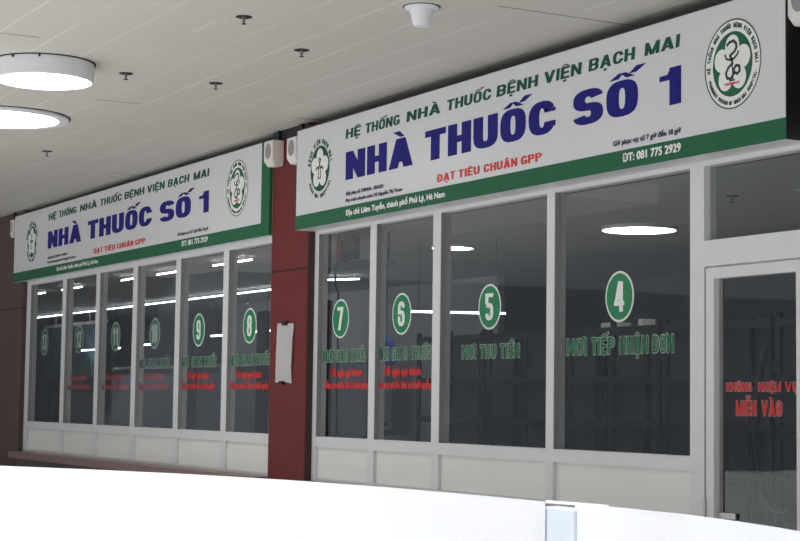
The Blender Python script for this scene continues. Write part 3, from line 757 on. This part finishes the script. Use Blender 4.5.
# ------------------------------------------------------------------ white curved barrier in the foreground
BT = 1.35
path = [(-9.2, -.3), (-7.6, .95), (-6.344, 1.84), (-5.93, 2.08), (-5.5, 2.28), (-5.02, 2.43), (-4.54, 2.52), (-4.16, 2.555), (-3.74, 2.57)]
path2 = [(-3.64, 2.59), (-3.45, 2.612), (-3.218, 2.607), (-3.0, 2.57), (-2.78, 2.519), (-2.3, 2.36), (-1.6, 2.0), (-.6, 1.3)]
def wallstrip(name, pts, z0, z1, th, m, parent, off=0.):
    bm = bmesh.new(); prev = None
    for i, p in enumerate(pts):
        a = Vector(pts[max(0, i - 1)]); b = Vector(pts[min(len(pts) - 1, i + 1)]); d = (b - a).normalized(); nrm = Vector((-d.y, d.x))
        p = Vector(p) + nrm * off; q = p + nrm * th
        ring = [bm.verts.new((p.x, p.y, z0)), bm.verts.new((q.x, q.y, z0)), bm.verts.new((q.x, q.y, z1)), bm.verts.new((p.x, p.y, z1))]
        if prev:
            for k_ in range(4): bm.faces.new((prev[k_], prev[(k_ + 1) % 4], ring[(k_ + 1) % 4], ring[k_]))
        else: bm.faces.new(ring)
        prev = ring
    bm.faces.new(prev[::-1])
    return obj(name, bm, m, parent, smooth=True)
br = thing('curved_barrier', 'sunlit white curved barrier wall filling the bottom of the picture', 'barrier', (-4.3, 2.45, 0))
wallstrip('barrier_panel', path, 0, BT, 0, M['barrier'], br, -.05); wallstrip('barrier_panel', path2, 0, BT, 0, M['barrier'], br, -.05)
bm = bmesh.new(); box(bm, -3.755, -3.625, 2.528, 2.57, 0, BT - .012, bev=.006); obj('joint_post', bm, M['post'], br)
wallstrip('top_capping', [(-3.75, 2.573), (-3.64, 2.595), (-3.52, 2.61)], BT - .004, BT + .004, 0, M['barrier'], br, -.052)

# ------------------------------------------------------------------ light
w = bpy.data.worlds.new('overcast_sky'); sc.world = w; w.use_nodes = True
nt = w.node_tree; bg = nt.nodes['Background']
tc = nt.nodes.new('ShaderNodeTexCoord'); sx = nt.nodes.new('ShaderNodeSeparateXYZ'); nt.links.new(tc.outputs['Generated'], sx.inputs[0])
cr = nt.nodes.new('ShaderNodeValToRGB'); nt.links.new(sx.outputs[2], cr.inputs[0])
cr.color_ramp.elements[0].position = 0; cr.color_ramp.elements[0].color = (.80, .86, .90, 1)
cr.color_ramp.elements[1].position = .6; cr.color_ramp.elements[1].color = (.93, .97, 1.0, 1)
nt.links.new(cr.outputs[0], bg.inputs[0]); bg.inputs[1].default_value = .68
sl = bpy.data.lights.new('sun', 'SUN'); sl.energy = 9.6; sl.angle = math.radians(4); sl.color = (1, .985, .96)
so = bpy.data.objects.new('sun', sl); C.objects.link(so); so.location = (0, -5, 12)
so.rotation_euler = Vector((-.22, .5, -1)).to_track_quat('-Z', 'Y').to_euler()

# ------------------------------------------------------------------ camera
yaw, pit, rol, F = 1.06297079, .07675975, .01330685, 1721.128
fw = Vector((-math.sin(yaw) * math.cos(pit), math.cos(yaw) * math.cos(pit), math.sin(pit)))
r = Vector((math.cos(yaw), math.sin(yaw), 0)); u = r.cross(fw)
r2 = r * math.cos(rol) + u * math.sin(rol); u2 = -r * math.sin(rol) + u * math.cos(rol)
cd = bpy.data.cameras.new('camera'); cd.sensor_width = 36; cd.lens = F * 36 / 800; cd.clip_end = 200
co = bpy.data.objects.new('camera', cd); C.objects.link(co)
mw = Matrix((r2, u2, -fw)).transposed().to_4x4(); mw.translation = (0, 0, 1.6)
co.matrix_world = mw
sc.camera = co

sc.view_settings.view_transform = 'Standard'; sc.view_settings.look = 'None'
sc.view_settings.gamma = 1; sc.view_settings.exposure = -.5; sc.view_settings.use_curve_mapping = False
